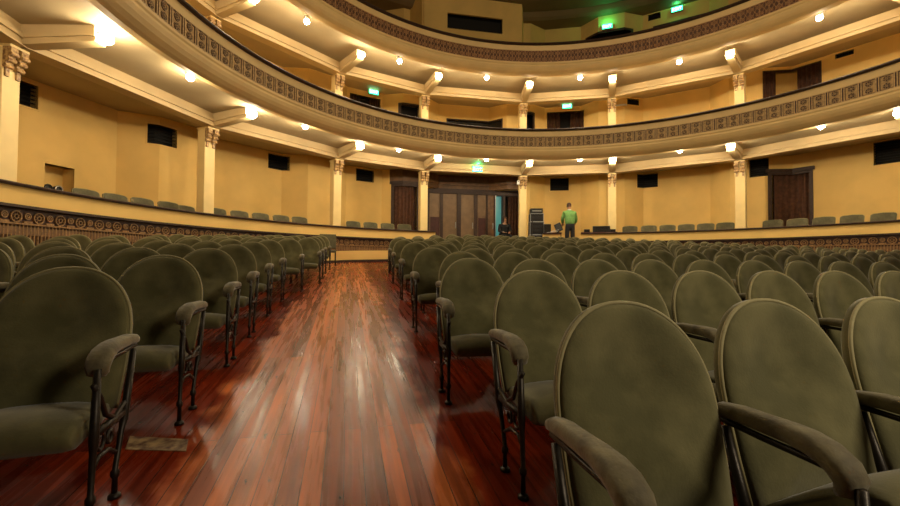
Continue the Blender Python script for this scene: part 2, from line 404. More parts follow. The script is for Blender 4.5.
def balcony(zr, Rf, label, kind_):
    """zr = height of rail top"""
    e = empty('balcony', (CX, CY, zr-.8))
    tag(e, label, 'balcony')
    org = Vector((CX, CY, zr-.8))
    def B(mb, name, m, smooth=False):
        mb.v = [(v[0]-org.x, v[1]-org.y, v[2]-org.z) for v in mb.v]; return mb.build(name, m, e, smooth)
    zb = zr-.97     # lip of the cove
    lt, lb = zr-.24, zr-.60
    if kind_ == 3: lt, lb = zr-.24, zr-.63
    prof = [(Rf, zr-.07), (Rf, lt), (Rf+.03, lt), (Rf+.03, lb), (Rf-.015, lb), (Rf-.02, lb-.05), (Rf+.0, lb-.08), (Rf-.01, lb-.13),
            (Rf+.015, lb-.2), (Rf+.06, lb-.27), (Rf+.13, lb-.33), (Rf+.20, zb), (Rf+.30, zb-.01), (Rf+.34, zb+.03), (Rf+.36, zb+.11), (Rf+.42, zb+.18),
            (Rf+.42, zb+.45), (Rf+.16, zb+.45), (Rf+.16, zr-.07)]
    B(MB().revolve(prof, A_HI, A_LO), 'parapet', M['cream'])
    B(MB().revolve([(Rf-.07, zr-.055), (Rf-.085, zr-.03), (Rf-.06, zr), (Rf+.17, zr), (Rf+.19, zr-.03), (Rf+.17, zr-.07), (Rf-.04, zr-.07)], A_HI, A_LO), 'handrail', M['dark'])
    B(MB().revolve([(Rf+.012, lb+.004), (Rf+.028, lb+.004), (Rf+.028, lt-.004), (Rf+.012, lt-.004)], A_HI, A_LO), 'frieze_panel', M['friezemid'] if kind_ == 2 else M['friezebrown'])
    mb = MB(); dk = MB()
    if kind_ == 2:
        frieze_relief(mb, dk, A_HI-.5, A_LO, Rf+.012, lb+.006, lt-.006); B(dk, 'dark_rosettes', M['frieze'])
    else: lattice_relief(mb, A_HI-.5, A_LO, Rf+.012, lb+.006, lt-.006)
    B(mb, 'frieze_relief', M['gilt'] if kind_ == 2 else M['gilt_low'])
    # beams from column to column and from each column to the front
    zc = zr-.79; zbm = zr-1.10
    for a, b in zip(COLS, COLS[1:]):
        p, q = pol(a, 9.58), pol(b, 9.58); d = (q-p).normalized(); n = Vector((-d.y, d.x, 0)); L = (q-p).length
        mb = MB()
        for w, z0, z1 in ((.30, zbm, zbm+.10), (.38, zbm+.10, zbm+.17), (.30, zbm+.17, zc+.02)):
            h = w/2; p0 = [p+n*h, p-n*h, q-n*h, q+n*h]
            mb.hexa([Vector((v.x, v.y, z0)) for v in p0]+[Vector((v.x, v.y, z1)) for v in p0])
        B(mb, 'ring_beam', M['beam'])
    for a in COLS:
        n = Vector((cos(rad(a)), sin(rad(a)), 0)); t = Vector((-n.y, n.x, 0)); mb = MB(); P0, P1 = pol(a, 9.62), pol(a, 8.26)
        for w, dz0, dz1 in ((.10, .0, .10), (.125, .10, .32)):
            mb.hexa([P0+t*w+Vector((0, 0, zbm+dz0)), P0-t*w+Vector((0, 0, zbm+dz0)), P1-t*w+Vector((0, 0, zbm+.07+dz0*.8)), P1+t*w+Vector((0, 0, zbm+.07+dz0*.8)),
                     P0+t*w+Vector((0, 0, zbm+dz1)), P0-t*w+Vector((0, 0, zbm+dz1)), P1-t*w+Vector((0, 0, zbm+.07+dz1*.8)), P1+t*w+Vector((0, 0, zbm+.07+dz1*.8))])
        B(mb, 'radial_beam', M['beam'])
    return e
balcony(5.52, 7.34, 'lower of the two balconies, cream with a bold frieze of paired rosettes', 2)
balcony(8.32, 7.18, 'upper balcony at the top of the photo with a fine brown lattice frieze', 3)

# ------------------------------------------------------------------ low wall round the stalls
def low_wall(a0, a1, label):
    am = (a0+a1)/2; e = empty('low_wall', pol(am, 9.1, floor_z(*pol(am, 9.0)[:2]))); org = e.location.copy()
    tag(e, label, 'low wall')
    def B(mb, name, m, smooth=False):
        mb.v = [(v[0]-org.x, v[1]-org.y, v[2]-org.z) for v in mb.v]; return mb.build(name, m, e, smooth)
    zt = 2.19
    B(MB().revolve([(8.99, zt-.05), (8.98, zt-.02), (9.0, zt), (9.2, zt), (9.21, zt-.02), (9.2, zt-.05)], a0, a1), 'handrail', M['dark'])
    B(MB().revolve([(9.03, 1.87), (9.17, 1.87), (9.17, zt-.05), (9.03, zt-.05)], a0, a1), 'upper_band', M['wall'])
    B(MB().revolve([(9.0, 1.83), (9.16, 1.83), (9.16, 1.87), (9.0, 1.87)], a0, a1), 'ledge', M['dark'])
    # ground panel and plinth follow the raked floor
    n = max(2, int(abs(a1-a0)/1.5)); vg = []; vp = []; vs = []
    for i in range(n+1):
        a = a0+(a1-a0)*i/n; f = floor_z(*pol(a, 9.04)[:2]); zb = min(1.6, f+.37)
        vg += [pol(a, 9.075, zb), pol(a, 9.15, zb), pol(a, 9.15, 1.83), pol(a, 9.075, 1.83)]
        vp += [pol(a, 9.02, f+.08), pol(a, 9.16, f+.08), pol(a, 9.16, zb), pol(a, 9.02, zb)]
        vs += [pol(a, 8.99, f-.06), pol(a, 9.15, f-.06), pol(a, 9.15, f+.08), pol(a, 8.99, f+.08)]
    fs = [(i*4+j, i*4+(j+1) % 4, (i+1)*4+(j+1) % 4, (i+1)*4+j) for i in range(n) for j in range(4)]+[(3, 2, 1, 0), (4*n, 4*n+1, 4*n+2, 4*n+3)]
    B(MB().add(vg, fs), 'frieze_panel', M['frieze']); B(MB().add(vp, fs), 'plinth', M['wall']); B(MB().add(vs, fs), 'skirting', M['dark'])
    mb = MB(); a = a0-.3; k = 0; R = 9.075
    while a > a1+.4:
        n_ = Vector((-cos(rad(a)), -sin(rad(a)), 0)); t = Vector((-n_.y, n_.x, 0)); c = pol(a, R); f = floor_z(c.x, c.y); zb = min(1.6, f+.37)
        big = k % 2 == 0; r = .080 if big else .045; zc = 1.70 if big else 1.715
        mb.torus(c+n_*.014+Vector((0, 0, zc)), n_, (0, 0, 1), r, .013, 14, 4)
        mb.torus(c+n_*.016+Vector((0, 0, zc)), n_, (0, 0, 1), r*.4, .010, 8, 4)
        for q in range(8 if big else 4):
            b = q*2*PI/(8 if big else 4)+PI/8
            p0 = c+n_*.012+t*cos(b)*r*.42+Vector((0, 0, zc+sin(b)*r*.42)); p1 = c+n_*.012+t*cos(b)*r*.95+Vector((0, 0, zc+sin(b)*r*.95))
            mb.tube([p0, p1], .006, 4, cap=False)
        if not big:
            mb.box(c+n_*.012+Vector((0, 0, 1.625)), (.13, .03, .03), rad(a)+PI/2)
        a -= 1.12; k += 1
    a = a0-.2
    while a > a1+.2:
        c = pol(a, R-.008); f = floor_z(c.x, c.y); zb = min(1.6, f+.37)
        if 1.58-zb > .04: mb.tube([Vector((c.x, c.y, zb)), Vector((c.x, c.y, 1.58))], .0145, 5, cap=False)
        a -= .37
    mb.revolve([(R-.03, 1.585), (R, 1.585), (R, 1.61), (R-.03, 1.61)], a0, a1)
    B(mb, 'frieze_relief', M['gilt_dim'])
low_wall(A_HI, 97.2, 'low cream wall curving along the left side of the stalls, roundel frieze')
low_wall(71.6, 67.6, 'short piece of low cream wall left of the man in green')
low_wall(63.0, A_LO, 'low cream wall curving along the right side behind the rows of seats')

# ------------------------------------------------------------------ columns
def column(a, z0, z1, label, grp):
    o0 = pol(a, 9.80, z0); e = empty('column', o0, rad(a)); tag(e, label, 'column', grp)
    H = z1-z0; mb = MB()
    mb.box((0, 0, H/2), (.28, .28, H)); mb.build('shaft', M['column'], e, bevel=.012)
    mb = MB(); mb.box((0, 0, .07), (.34, .34, .14)); mb.box((0, 0, .16), (.31, .31, .04)); mb.build('base', M['column'], e)
    cap = MB(); c = H
    cap.box((0, 0, c-.02), (.32, .32, .04)); cap.box((-.16, 0, c-.025), (.22, .30, .05))
    cap.build('capital', M['column'], e)
    m2 = MB()      # stepped scroll bracket on the face towards the stage
    for sy in (-.085, .085):
        for x, zt, zb in ((-.245, -.05, -.16), (-.205, -.05, -.25), (-.165, -.05, -.34)):
            m2.box((x, sy, c+(zt+zb)/2), (.055, .11, zt-zb)); m2.tube([(x-.012, sy-.062, c+zb), (x-.012, sy+.062, c+zb)], .036, 10)
        m2.box((-.155, sy, c-.43), (.03, .06, .14))
    m2.build('bracket', M['gilt_col'], e)
M['gilt_col'] = mat('gilt_capital', (.55, .36, .14), .45, col2=(.16, .07, .025), scale=22)
place = ['beyond the left edge', 'leftmost, at the left edge of the photo', 'second from the left, left of the long left row of box chairs\' end',
         'third from the left, above the far end of the aisle', 'left side of the main doors', 'right side of the main doors, beside the equipment rack',
         'right of the man in green', 'rightmost seen, beside the curtained door', 'beyond the right edge', 'far beyond the right edge']
lowl = [None, 'cream square column on the ground tier, leftmost, cut by the photo edge', 'cream square column on the ground tier, second from the left, amid box chairs',
        'cream square column on the ground tier, third from the left, above the aisle end', 'cream square column on the ground tier, at the left of the main doors',
        'cream square column on the ground tier, between main doors and equipment rack', 'cream square column on the ground tier, first to the right of the man in green',
        'cream square column on the ground tier, rightmost, left of the curtained door']
upl = [None, 'cream square column on the middle tier, hidden mostly behind the balcony at far left', 'cream square column on the middle tier, leftmost of those seen above the rail',
       'cream square column on the middle tier, left of the exit sign and brown curtains', 'cream square column on the middle tier, left of the long dark control window',
       'cream square column on the middle tier, right of the long dark control window', 'cream square column on the middle tier, beside the white wall lamp and small vent',
       'cream square column on the middle tier, rightmost, left of the curtained window']
for i in range(1, 8):
    column(COLS[i], PZ, 4.43, lowl[i], 'columns of the ground tier')
    column(COLS[i], 4.93, 7.24, upl[i], 'columns of the middle tier')

# ------------------------------------------------------------------ lamps
NP = [0]
def lamp(a, R, z, r, power, label, grp, beam):
    e = empty('ceiling_lamp', pol(a, R, z), rad(a)); tag(e, label, 'lamp', grp)
    if beam:
        MB().box((.10, 0, .02), (.03, .13, .13)).build('bracket', M['cream'], e)
        MB().tube([(.09, 0, 0), (.02, 0, 0)], [.05, .035], 10).build('socket', M['steel'], e, True)
        MB().ball((0, 0, 0), r, 14, 10).build('bulb', M['bulb'], e, True)
    else:
        MB().tube([(0, 0, .13), (0, 0, .03)], [.09, .06], 12).build('socket', M['steel'], e, True)
        MB().ball((0, 0, 0), r, 14, 10).build('bulb', M['bulb'], e, True)
    l = bpy.data.lights.new('bulb_light', 'POINT'); l.energy = power; l.color = (1, .80, .52); l.shadow_soft_size = .06
    lo = bpy.data.objects.new('bulb_light', l); COLL.objects.link(lo); lo.parent = e; lo.location = (-.02, 0, -.16) if not beam else (-.06, 0, -.15)
PW = 33
midA = [178., 155.5, 132.2, 109.6, 87.1, 63.8, 41.9, 17.5, -4.]
bay = ['left of the photo edge', 'in the leftmost bay', 'in the second bay from the left', 'in the bay left of the main doors', 'in the centre bay over the main doors',
       'in the bay over the man in green', 'in the bay left of the rightmost column', 'in the rightmost bay', 'right of the photo edge']
cb = ['beyond the left edge', 'at the leftmost column', 'at the second column from the left', 'at the third column from the left', 'at the column left of the doors',
      'at the column right of the doors', 'at the column right of the man in green', 'at the rightmost column seen', 'beyond the right edge']
for zb, tier in ((4.57, 'lower balcony'), (7.37, 'upper balcony')):
    for i, a in enumerate(midA):
        lamp(a, 7.88, zb+.04, .072, PW, 'round bulb under the %s, %s' % (tier, bay[i]), 'bulbs under the %s edge' % tier, False)
    for i, a in enumerate(COLS[:9]):
        lamp(a, 8.15, zb-.0, .085, PW*1.15, 'large bulb on beam end, %s, %s' % (tier, cb[i]), 'beam end bulbs of the %s' % tier, True)

# ------------------------------------------------------------------ doors, curtains, windows
def hallpt(lat, D, z):     # coordinates on the hall axis: lat to the right, D from the centre
    n = Vector((cos(rad(87)), sin(rad(87)), 0)); r = Vector((n.y, -n.x, 0)); return Vector((CX, CY, 0))+n*D+r*lat+Vector((0, 0, z))
AX = rad(87)-PI/2
def hbox(mb, l0, l1, d0, d1, z0, z1):
    return mb.hexa([hallpt(l0, d0, z0), hallpt(l1, d0, z0), hallpt(l1, d1, z0), hallpt(l0, d1, z0), hallpt(l0, d0, z1), hallpt(l1, d0, z1), hallpt(l1, d1, z1), hallpt(l0, d1, z1)])
def shb(mb, e):
    Mi = e.matrix_basis.inverted() if False else Matrix.Rotation(-e.rotation_euler.z, 4, 'Z') @ Matrix.Translation(-Vector(e.location))
    mb.v = [tuple(Mi @ Vector(v)) for v in mb.v]; return mb
def door_screen():
    e = empty('door_1', hallpt(.5, 11.2, PZ), AX); tag(e, kind='structure')
    D = 11.2
    mb = MB()
    for l0, l1 in ((-1.62, -1.5), (-1.06, -.93), (-.34, -.17), (.39, .54), (.91, .99), (1.27, 1.31), (1.65, 1.75), (2.5, 2.62)): hbox(mb, l0, l1, D, D+.12, PZ, 4.0)
    hbox(mb, -2.1, 2.9, D-.02, D+.12, 3.93, 4.14)
    shb(mb, e).build('frame', M['dark'], e)
    mb = MB(); hbox(mb, -2.1, -1.62, D+.02, D+.1, PZ, 4.0); hbox(mb, 2.62, 2.9, D+.02, D+.1, PZ, 4.0); shb(mb, e).build('side_wall', M['wood'], e)
    for l0, l1 in ((-1.5, -1.06), (.54, .91)):
        mb = MB(); hbox(mb, l0, l1, D+.04, D+.08, PZ, 3.93); p = shb(mb, e).build('side_panel', M['tanwood'], e)
        mb = MB(); hbox(mb, l0+.04, l1-.02, D+.015, D+.045, PZ+.2, 2.95); q = shb(mb, e).build('dark_panel', M['poster'], p)
    for l0, l1 in ((-.93, -.34), (-.17, .39), (.99, 1.27)):
        mb = MB(); hbox(mb, l0, l1, D+.04, D+.08, PZ, 3.93); p = shb(mb, e).build('door_leaf', M['tanwood'] if l0 < .9 else M['wood'], e)
        mb = MB(); hbox(mb, l1-.07, l1-.04, D-.01, D+.04, 2.5, 2.75); shb(mb, e).build('door_handle', M['steel'], p)
    mb = MB(); hbox(mb, 1.31, 1.65, D+.25, D+.27, PZ, 3.93); g = shb(mb, e).build('glass_pane', M['cyan'], e)
    mb = MB(); hbox(mb, 1.31, 1.335, D+.0, D+.24, PZ, 3.93); shb(mb, e).build('pane_edge', M['steel'], e)
    mb = MB(); hbox(mb, 1.75, 2.62, D+.25, D+.3, PZ, 3.93); shb(mb, e).build('dark_opening', M['black'], e)
    # pleated brown curtain at the right of the doors
    mb = MB(); n = 40; vs = []
    for k in (0, .02):
        for i in range(n+1):
            l = 1.92+.62*i/n; d = D+.12+.035*sin(i/n*2*PI*5)+k; vs += [hallpt(l, d, PZ+.02), hallpt(l, d, 3.92)]
    Q = 2*(n+1); fs = []
    for i in range(n): fs += [(2*i, 2*i+2, 2*i+3, 2*i+1), (Q+2*i, Q+2*i+1, Q+2*i+3, Q+2*i+2), (2*i, Q+2*i, Q+2*i+2, 2*i+2), (2*i+1, 2*i+3, Q+2*i+3, Q+2*i+1)]
    fs += [(0, 1, Q+1, Q), (2*n, Q+2*n, Q+2*n+1, 2*n+1)]
    mb.add(vs, fs); tag(mb.build('curtain', M['curtain'], smooth=True), 'brown curtain hanging at the right side of the main doors', 'curtain')
    # wooden cornice above the doors
    mb = MB(); mb.wbox(96.9, 74.3, 4.12, 4.30, 0, .10); mb.wbox(96.9, 74.3, 4.30, 4.42, 0, .16)
    tag(mb.build('trim_3', M['wood']), kind='structure')
    mb = MB(); mb.wbox(96.9, 74.3, 4.42, 4.72, 0, .06); tag(mb.build('trim_4', M['wood']), kind='structure')
door_screen()
def curtained_door(n, a0, a1, z0, z1, label, closed=True, trim=True, lab2=None):
    e = empty('door_%d' % n, WP((a0+a1)/2, z0)); tag(e, kind='structure'); org = Vector(e.location)
    def B(mb, nm, m): mb.v = [(v[0]-org.x, v[1]-org.y, v[2]-org.z) for v in mb.v]; return mb.build(nm, m, e)
    o = recess('opening', a0, a1, z0, z1, .35, M['black']); o.data.transform(Matrix.Translation(-org)); o.parent = e
    if trim:
        mb = MB(); framew(mb, a0+.45, a1-.45, z0, z1+.05, .09, -.02, .04, bottom=False); mb.wbox(a0+.7, a1-.7, z1+.04, z1+.15, 0, .10); B(mb, 'frame', M['dark'])
    if closed:
        c = curtain('curtain', a0-.15, a1+.15, z0+.02, z1-.01, -.10, M['curtain'], 6); tag(c, label, 'curtain')
    else:
        w = (a0-a1)*.36
        c = curtain('curtain', a0-.05, a0-w, z0+.02, z1-.01, -.08, M['curtain'], 4); tag(c, label, 'curtain')
        c = curtain('curtain', a1+w, a1+.05, z0+.02, z1-.01, -.08, M['curtain'], 4); tag(c, lab2, 'curtain')
curtained_door(2, 102.6, 98.0, PZ, 4.10, 'brown curtain in the narrow doorway left of the main doors, ground tier')
curtained_door(3, 29.2, 24.5, PZ, 4.12, 'brown pleated curtain in the doorway at the right on the ground tier')
curtained_door(4, 111.25, 105.0, 4.95, 7.52, 'left brown curtain under the exit sign left of the control window, middle tier', False, False, 'right brown curtain under the exit sign left of the control window, middle tier')
curtained_door(5, 69.18, 61.6, 4.95, 7.52, 'left brown curtain under the exit sign right of the control window, middle tier', False, False, 'right brown curtain under the exit sign right of the control window, middle tier')
for n, h in ((6, (101.69, 97.6, 4.95, 7.30)), (7, (74.01, 72.3, 4.95, 7.33)), (8, (61., 52.2, 8.2, 10.45)), (9, (48., 39.6, 8.2, 10.5)), (10, (128., 121., 8.2, 10.5))):
    e = empty('door_%d' % n, WP((h[0]+h[1])/2, h[2])); tag(e, kind='structure'); org = Vector(e.location)
    o = recess('opening', *h, .4, M['black']); o.data.transform(Matrix.Translation(-org)); o.parent = e
    mb = MB(); framew(mb, h[0]+.3, h[1]-.3, h[2], h[3]+.05, .09, -.02, .03, bottom=False); mb.v = [(v[0]-org.x, v[1]-org.y, v[2]-org.z) for v in mb.v]; mb.build('frame', M['dark'], e)
    if n == 9:
        mb = MB(); mb.wbox(46.3, 41.5, 10.08, 10.22, -.15, -.1); mb.v = [(v[0]-org.x, v[1]-org.y, v[2]-org.z) for v in mb.v]; mb.build('inner_shelf', M['wood'], e)
# side door wood panelling over door 2
mb = MB(); mb.wbox(103.3, 97.6, 4.26, 4.72, 0, .05); tag(mb.build('trim_5', M['wood']), kind='structure')
# curtained window, middle tier right
e = empty('window_1', WP(26.5, 5.2)); tag(e, kind='structure'); org = Vector(e.location)
o = recess('opening', 30., 23., 5.2, 7.58, .3, M['wall']); o.data.transform(Matrix.Translation(-org)); o.parent = e
mb = MB(); framew(mb, 30.2, 22.8, 5.2, 7.62, .06, -.02, .03); mb.v = [(v[0]-org.x, v[1]-org.y, v[2]-org.z) for v in mb.v]; mb.build('frame', M['dark'], e)
tag(curtain('curtain', 30.1, 28.55, 5.22, 7.56, .06, M['curtain'], 3), 'left brown curtain of the window above the lower balcony at right', 'curtain')
tag(curtain('curtain', 25.9, 22.9, 5.22, 7.56, .06, M['curtain'], 5), 'wide right brown curtain of the window above the lower balcony at right', 'curtain')
# control window, middle tier
e = empty('window_2', WP(85., 6.55)); tag(e, kind='structure'); org = Vector(e.location)
o = recess('opening', 90.8, 79.14, 6.55, 7.11, .6, M['black']); o.data.transform(Matrix.Translation(-org)); o.parent = e
glass = mat('dark_glass', (.01, .01, .01), .04, spec=.8)
mb = MB(); mb.wbox(90.8, 79.14, 6.55, 7.11, -.12, -.10); mb.v = [(v[0]-org.x, v[1]-org.y, v[2]-org.z) for v in mb.v]; mb.build('pane', glass, e)
mb = MB(); framew(mb, 90.9, 79.04, 6.53, 7.14, .04, -.02, .02); mb.v = [(v[0]-org.x, v[1]-org.y, v[2]-org.z) for v in mb.v]; mb.build('frame', M['dark'], e)

# projection booth on the top tier
def booth():
    e = empty('projection_booth', hallpt(0, 9.8, 8.0), AX); tag(e, 'cream canted booth above the top balcony with a long dark projection window', 'booth')
    z0, z1 = 7.93, 11.32; wz0, wz1, wl0, wl1 = 10.10, 10.64, -1.07, 1.13; L, Rr, D = -1.97, 1.96, 9.8
    mb = MB()
    def q(l0, l1, za, zb): mb.add([hallpt(l0, D, za), hallpt(l1, D, za), hallpt(l1, D, zb), hallpt(l0, D, zb)], [(0, 1, 2, 3)])
    for l0, l1, za, zb in ((L, wl0, z0, z1), (wl1, Rr, z0, z1), (wl0, wl1, z0, wz0), (wl0, wl1, wz1, z1)): q(l0, l1, za, zb)
    for l0, d0, l1, d1 in ((L, D, L-.62, 11.2), (Rr, D, Rr+.62, 11.2)):
        mb.add([hallpt(l0, d0, z0), hallpt(l1, d1, z0), hallpt(l1, d1, z1), hallpt(l0, d0, z1)], [(0, 1, 2, 3)])
    mb.add([hallpt(L, D, z1), hallpt(Rr, D, z1), hallpt(Rr+.62, 11.2, z1), hallpt(L-.62, 11.2, z1)], [(0, 1, 2, 3)])
    o = shb(mb, e).build('booth_walls', M['wall'], e); sl = o.modifiers.new('t', 'SOLIDIFY'); sl.thickness = .08; sl.offset = -1
    mb = MB(); hbox(mb, wl0, wl1, D+.2, D+.25, wz0-.05, wz1+.05)
    hbox(mb, wl0-.02, wl0, D, D+.25, wz0, wz1); hbox(mb, wl1, wl1+.02, D, D+.25, wz0, wz1); hbox(mb, wl0, wl1, D, D+.25, wz1, wz1+.02); hbox(mb, wl0, wl1, D, D+.25, wz0-.02, wz0)
    shb(mb, e).build('projection_window', M['black'], e)
booth()

# exit signs
def exit_sign(loc, ang, label):
    e = empty('exit_sign', loc, ang); tag(e, label, 'exit sign', 'green lit exit signs')
    MB().box((0, .03, 0), (.40, .06, .20)).build('housing', M['blackpl'], e)
    MB().box((0, -.005, 0), (.38, .01, .18)).build('sign_face', M['exitg'], e)
    mb = MB()
    def bar(x, z, w, h): mb.box((x, -.014, z), (w, .006, h))
    # E X I T
    x = -.13; bar(x-.02, 0, .014, .10); bar(x, .043, .05, .014); bar(x, 0, .04, .014); bar(x, -.043, .05, .014)
    for s in (-1, 1): mb.box((-.045, -.014, 0), (.014, .006, .115), M_=Matrix.Rotation(s*.5, 3, 'Y'))
    bar(.035, 0, .014, .10); bar(.115, .043, .07, .014); bar(.115, 0, .014, .10)
    mb.build('letters', M['exitw'], e)
    l = bpy.data.lights.new('sign_glow', 'POINT'); l.energy = 8; l.color = (.05, 1, .30); l.shadow_soft_size = .08
    lo = bpy.data.objects.new('sign_glow', l); COLL.objects.link(lo); lo.parent = e; lo.location = (0, -.12, .14)
def on_wall(a, z, off, label):
    exit_sign(WP(a, z, off), rad(a)-PI/2, label)
on_wall(106.9, 7.66, .25, 'green exit sign above the left middle tier doorway')
on_wall(65.1, 7.66, .25, 'green exit sign above the right middle tier doorway')
on_wall(57.0, 10.62, .10, 'green exit sign above the top balcony, left of the two there')
on_wall(44.0, 10.96, .10, 'green exit sign above the top balcony, right of the two there')
exit_sign(pol(86.9, 9.22, 4.55), rad(86.9)-PI/2, 'green exit sign over the main doors on the ground tier')

# small white fittings on the wall
e = empty('wall_lamp', WP(54., 7.38)); tag(e, 'white strip lamp on the middle tier wall beside a column', 'lamp'); org = Vector(e.location)
mb = MB(); mb.wbox(55.3, 53.2, 7.36, 7.41, 0, .07); mb.v = [(v[0]-org.x, v[1]-org.y, v[2]-org.z) for v in mb.v]; mb.build('shade', M['white'], e)
e = empty('alarm_box', pol(77.0, 9.42, 4.13), rad(77)-PI/2); tag(e, 'small white box on the left face of the column right of the doors', 'box')
MB().box((0, 0, 0), (.09, .10, .15)).build('case', M['white'], e, bevel=.01); MB().box((0, -.055, .03), (.05, .01, .03)).build('grille', M['blackpl'], e)

# two round dark objects in the niche
for (a, z, lab, ring) in ((154.9, 2.50, 'dark round lamp head standing in the left wall niche, left one', 0), (153.9, 2.50, 'dark ring-faced lamp head standing in the left wall niche, right one', 1)):
    e = empty('spot_lamp', WP(a, z-.05, -.1), rad(a)-PI/2); tag(e, lab, 'lamp')
    MB().tube([(0, -.10, .13), (0, .06, .13)], [.085, .06], 14).build('lamp_head', M['blackpl'], e, True)
    mb = MB().torus((0, -.105, .13), (0, 1, 0), (0, 0, 1), .07, .013, 16, 6); mb.build('rim', M['steel'] if ring else M['blackpl'], e, True)
    MB().tube([(0, 0, 0), (0, 0, .08)], .015, 8).build('stand', M['iron'], e)

# ------------------------------------------------------------------ seats
PITCH = .525
def sup(t, p):   # signed power
    return math.copysign(abs(t)**p, t)
def back_outline(n=28, hw=.243, z0=.33, zm=.62, z1=.902):
    pts = [(-hw*.93, z0), (-hw*.98, (z0+zm)/2)]
    for i in range(n+1):
        t = PI-PI*i/n
        pts.append((hw*sup(cos(t), .92), zm+(z1-zm)*sup(sin(t), .92)))
    pts += [(hw*.98, (z0+zm)/2), (hw*.93, z0)]
    for i in range(1, 6): pts.append((hw*.93*(1-2*i/6), z0))
    return pts
def by(x, z): return .335+(z-.33)*.26-.35*x*x      # back plane, leaning and gently hollow
def mk_backrest(parent, out, m, mp, name='backrest'):
    cx, cz = 0, .58; rings = [(1., 0), (.985, -.022), (.95, -.034), (.85, -.041), (.6, -.046), (.3, -.048)]; mb = MB(); vs = []; n = len(out)
    for s, d in rings:
        for x, z in out: vs.append((x*s, by(x*s, z)+d, cz+(z-cz)*s))
    vs.append((0, by(0, cz)-.048, cz))
    rb = [(1., .012), (.9, .026), (.45, .028)]
    fs = []
    for k in range(len(rings)-1):
        for j in range(n): fs.append((k*n+j, k*n+(j+1) % n, (k+1)*n+(j+1) % n, (k+1)*n+j))
    c = len(vs)-1; k = len(rings)-1
    for j in range(n): fs.append((k*n+j, k*n+(j+1) % n, c))
    o = len(vs)
    for s, d in rb:
        for x, z in out: vs.append((x*s, by(x*s, z)+d, cz+(z-cz)*s))
    vs.append((0, by(0, cz)+.028, cz))
    for j in range(n): fs.append((j, o+j, o+(j+1) % n, (j+1) % n))
    for k in range(len(rb)-1):
        for j in range(n): fs.append((o+k*n+j, o+(k+1)*n+j, o+(k+1)*n+(j+1) % n, o+k*n+(j+1) % n))
    for j in range(n): fs.append((o+(len(rb)-1)*n+j, len(vs)-1, o+(len(rb)-1)*n+(j+1) % n))
    b = mb.add(vs, fs).build(name, m, parent, True)
    edge = out[:-5]
    mp_ = MB().tube([(x*1.0, by(x, z)-.014, z) for x, z in edge], .0062, 6); mp_.build('piping', mp, b, True)
    return b
def mk_seat(parent, m, w=.225, y0=-.055, y1=.36, zt=.385, zb=.285):
    # cushion: rounded front, sloping slightly to the back
    mb = MB(); prof = [(y1, zt-.03), (.26, zt-.02), (.12, zt), (.02, zt+.004), (y0+.04, zt-.006), (y0+.008, zt-.03), (y0, zt-.06), (y0+.012, zb+.012), (y0+.05, zb), (.12, zb+.01), (y1, zb+.02)]
    xs = [(-1, .0, .6), (-.97, .0, .85), (-.88, .0, .97), (-.5, .010, 1), (0, .014, 1), (.5, .010, 1), (.88, .0, .97), (.97, 0, .85), (1, 0, .6)]
    cz = (zt+zb)/2; vs = []; k = len(prof)
    for sx, up, sq in xs:
        for j, (y, z) in enumerate(prof):
            tw = 1-.10*max(0, (y-.1))/.26
            vs.append((sx*w*tw, .15+(y-.15)*(.93+.07*sq), cz+(z-cz)*sq+(up if z > cz else 0)))
    fs = [(i*k+j, i*k+(j+1) % k, (i+1)*k+(j+1) % k, (i+1)*k+j) for i in range(len(xs)-1) for j in range(k)]+[tuple(range(k))[::-1], tuple(range((len(xs)-1)*k, len(xs)*k))]
    s_ = mb.add(vs, fs).build('seat', m, parent, True)
    return s_
def mk_arm(parent, side):
    x0 = side*(PITCH/2-.010)
    path = [(.40, .592, .020, .015), (.37, .600, .025, .021), (.30, .606, .026, .024), (.22, .606, .027, .025), (.15, .607, .030, .026), (.10, .604, .035, .027), (.055, .594, .038, .027), (.022, .575, .039, .027),
            (.006, .553, .038, .024), (.012, .533, .034, .020), (.028, .524, .024, .012)]
    path = [(.40-(.40-y)*.88, z, hw, th) for y, z, hw, th in path]
    mb = MB(); vs = []; n = 12
    for i, (y, z, hw, th) in enumerate(path):
        y1, z1 = path[min(i+1, len(path)-1)][:2]; y0, z0 = path[max(i-1, 0)][:2]
        t = Vector((0, y1-y0, z1-z0)).normalized(); nrm = Vector((0, -t.z, t.y))
        if nrm.z < 0 and i < 5: nrm = -nrm
        if i >= 5: nrm = Vector((0, t.z, -t.y))
        for j in range(n):
            a = 2*PI*j/n; vs.append(Vector((x0+hw*sup(cos(a), .75), y, z))+nrm*th*sup(sin(a), .75))
    fs = [(i*n+j, i*n+(j+1) % n, (i+1)*n+(j+1) % n, (i+1)*n+j) for i in range(len(path)-1) for j in range(n)]+[tuple(range(n))[::-1], tuple(range((len(path)-1)*n, len(path)*n))]
    a = mb.add(vs, fs).build('armrest', M['armcloth'], parent, True)
    return a
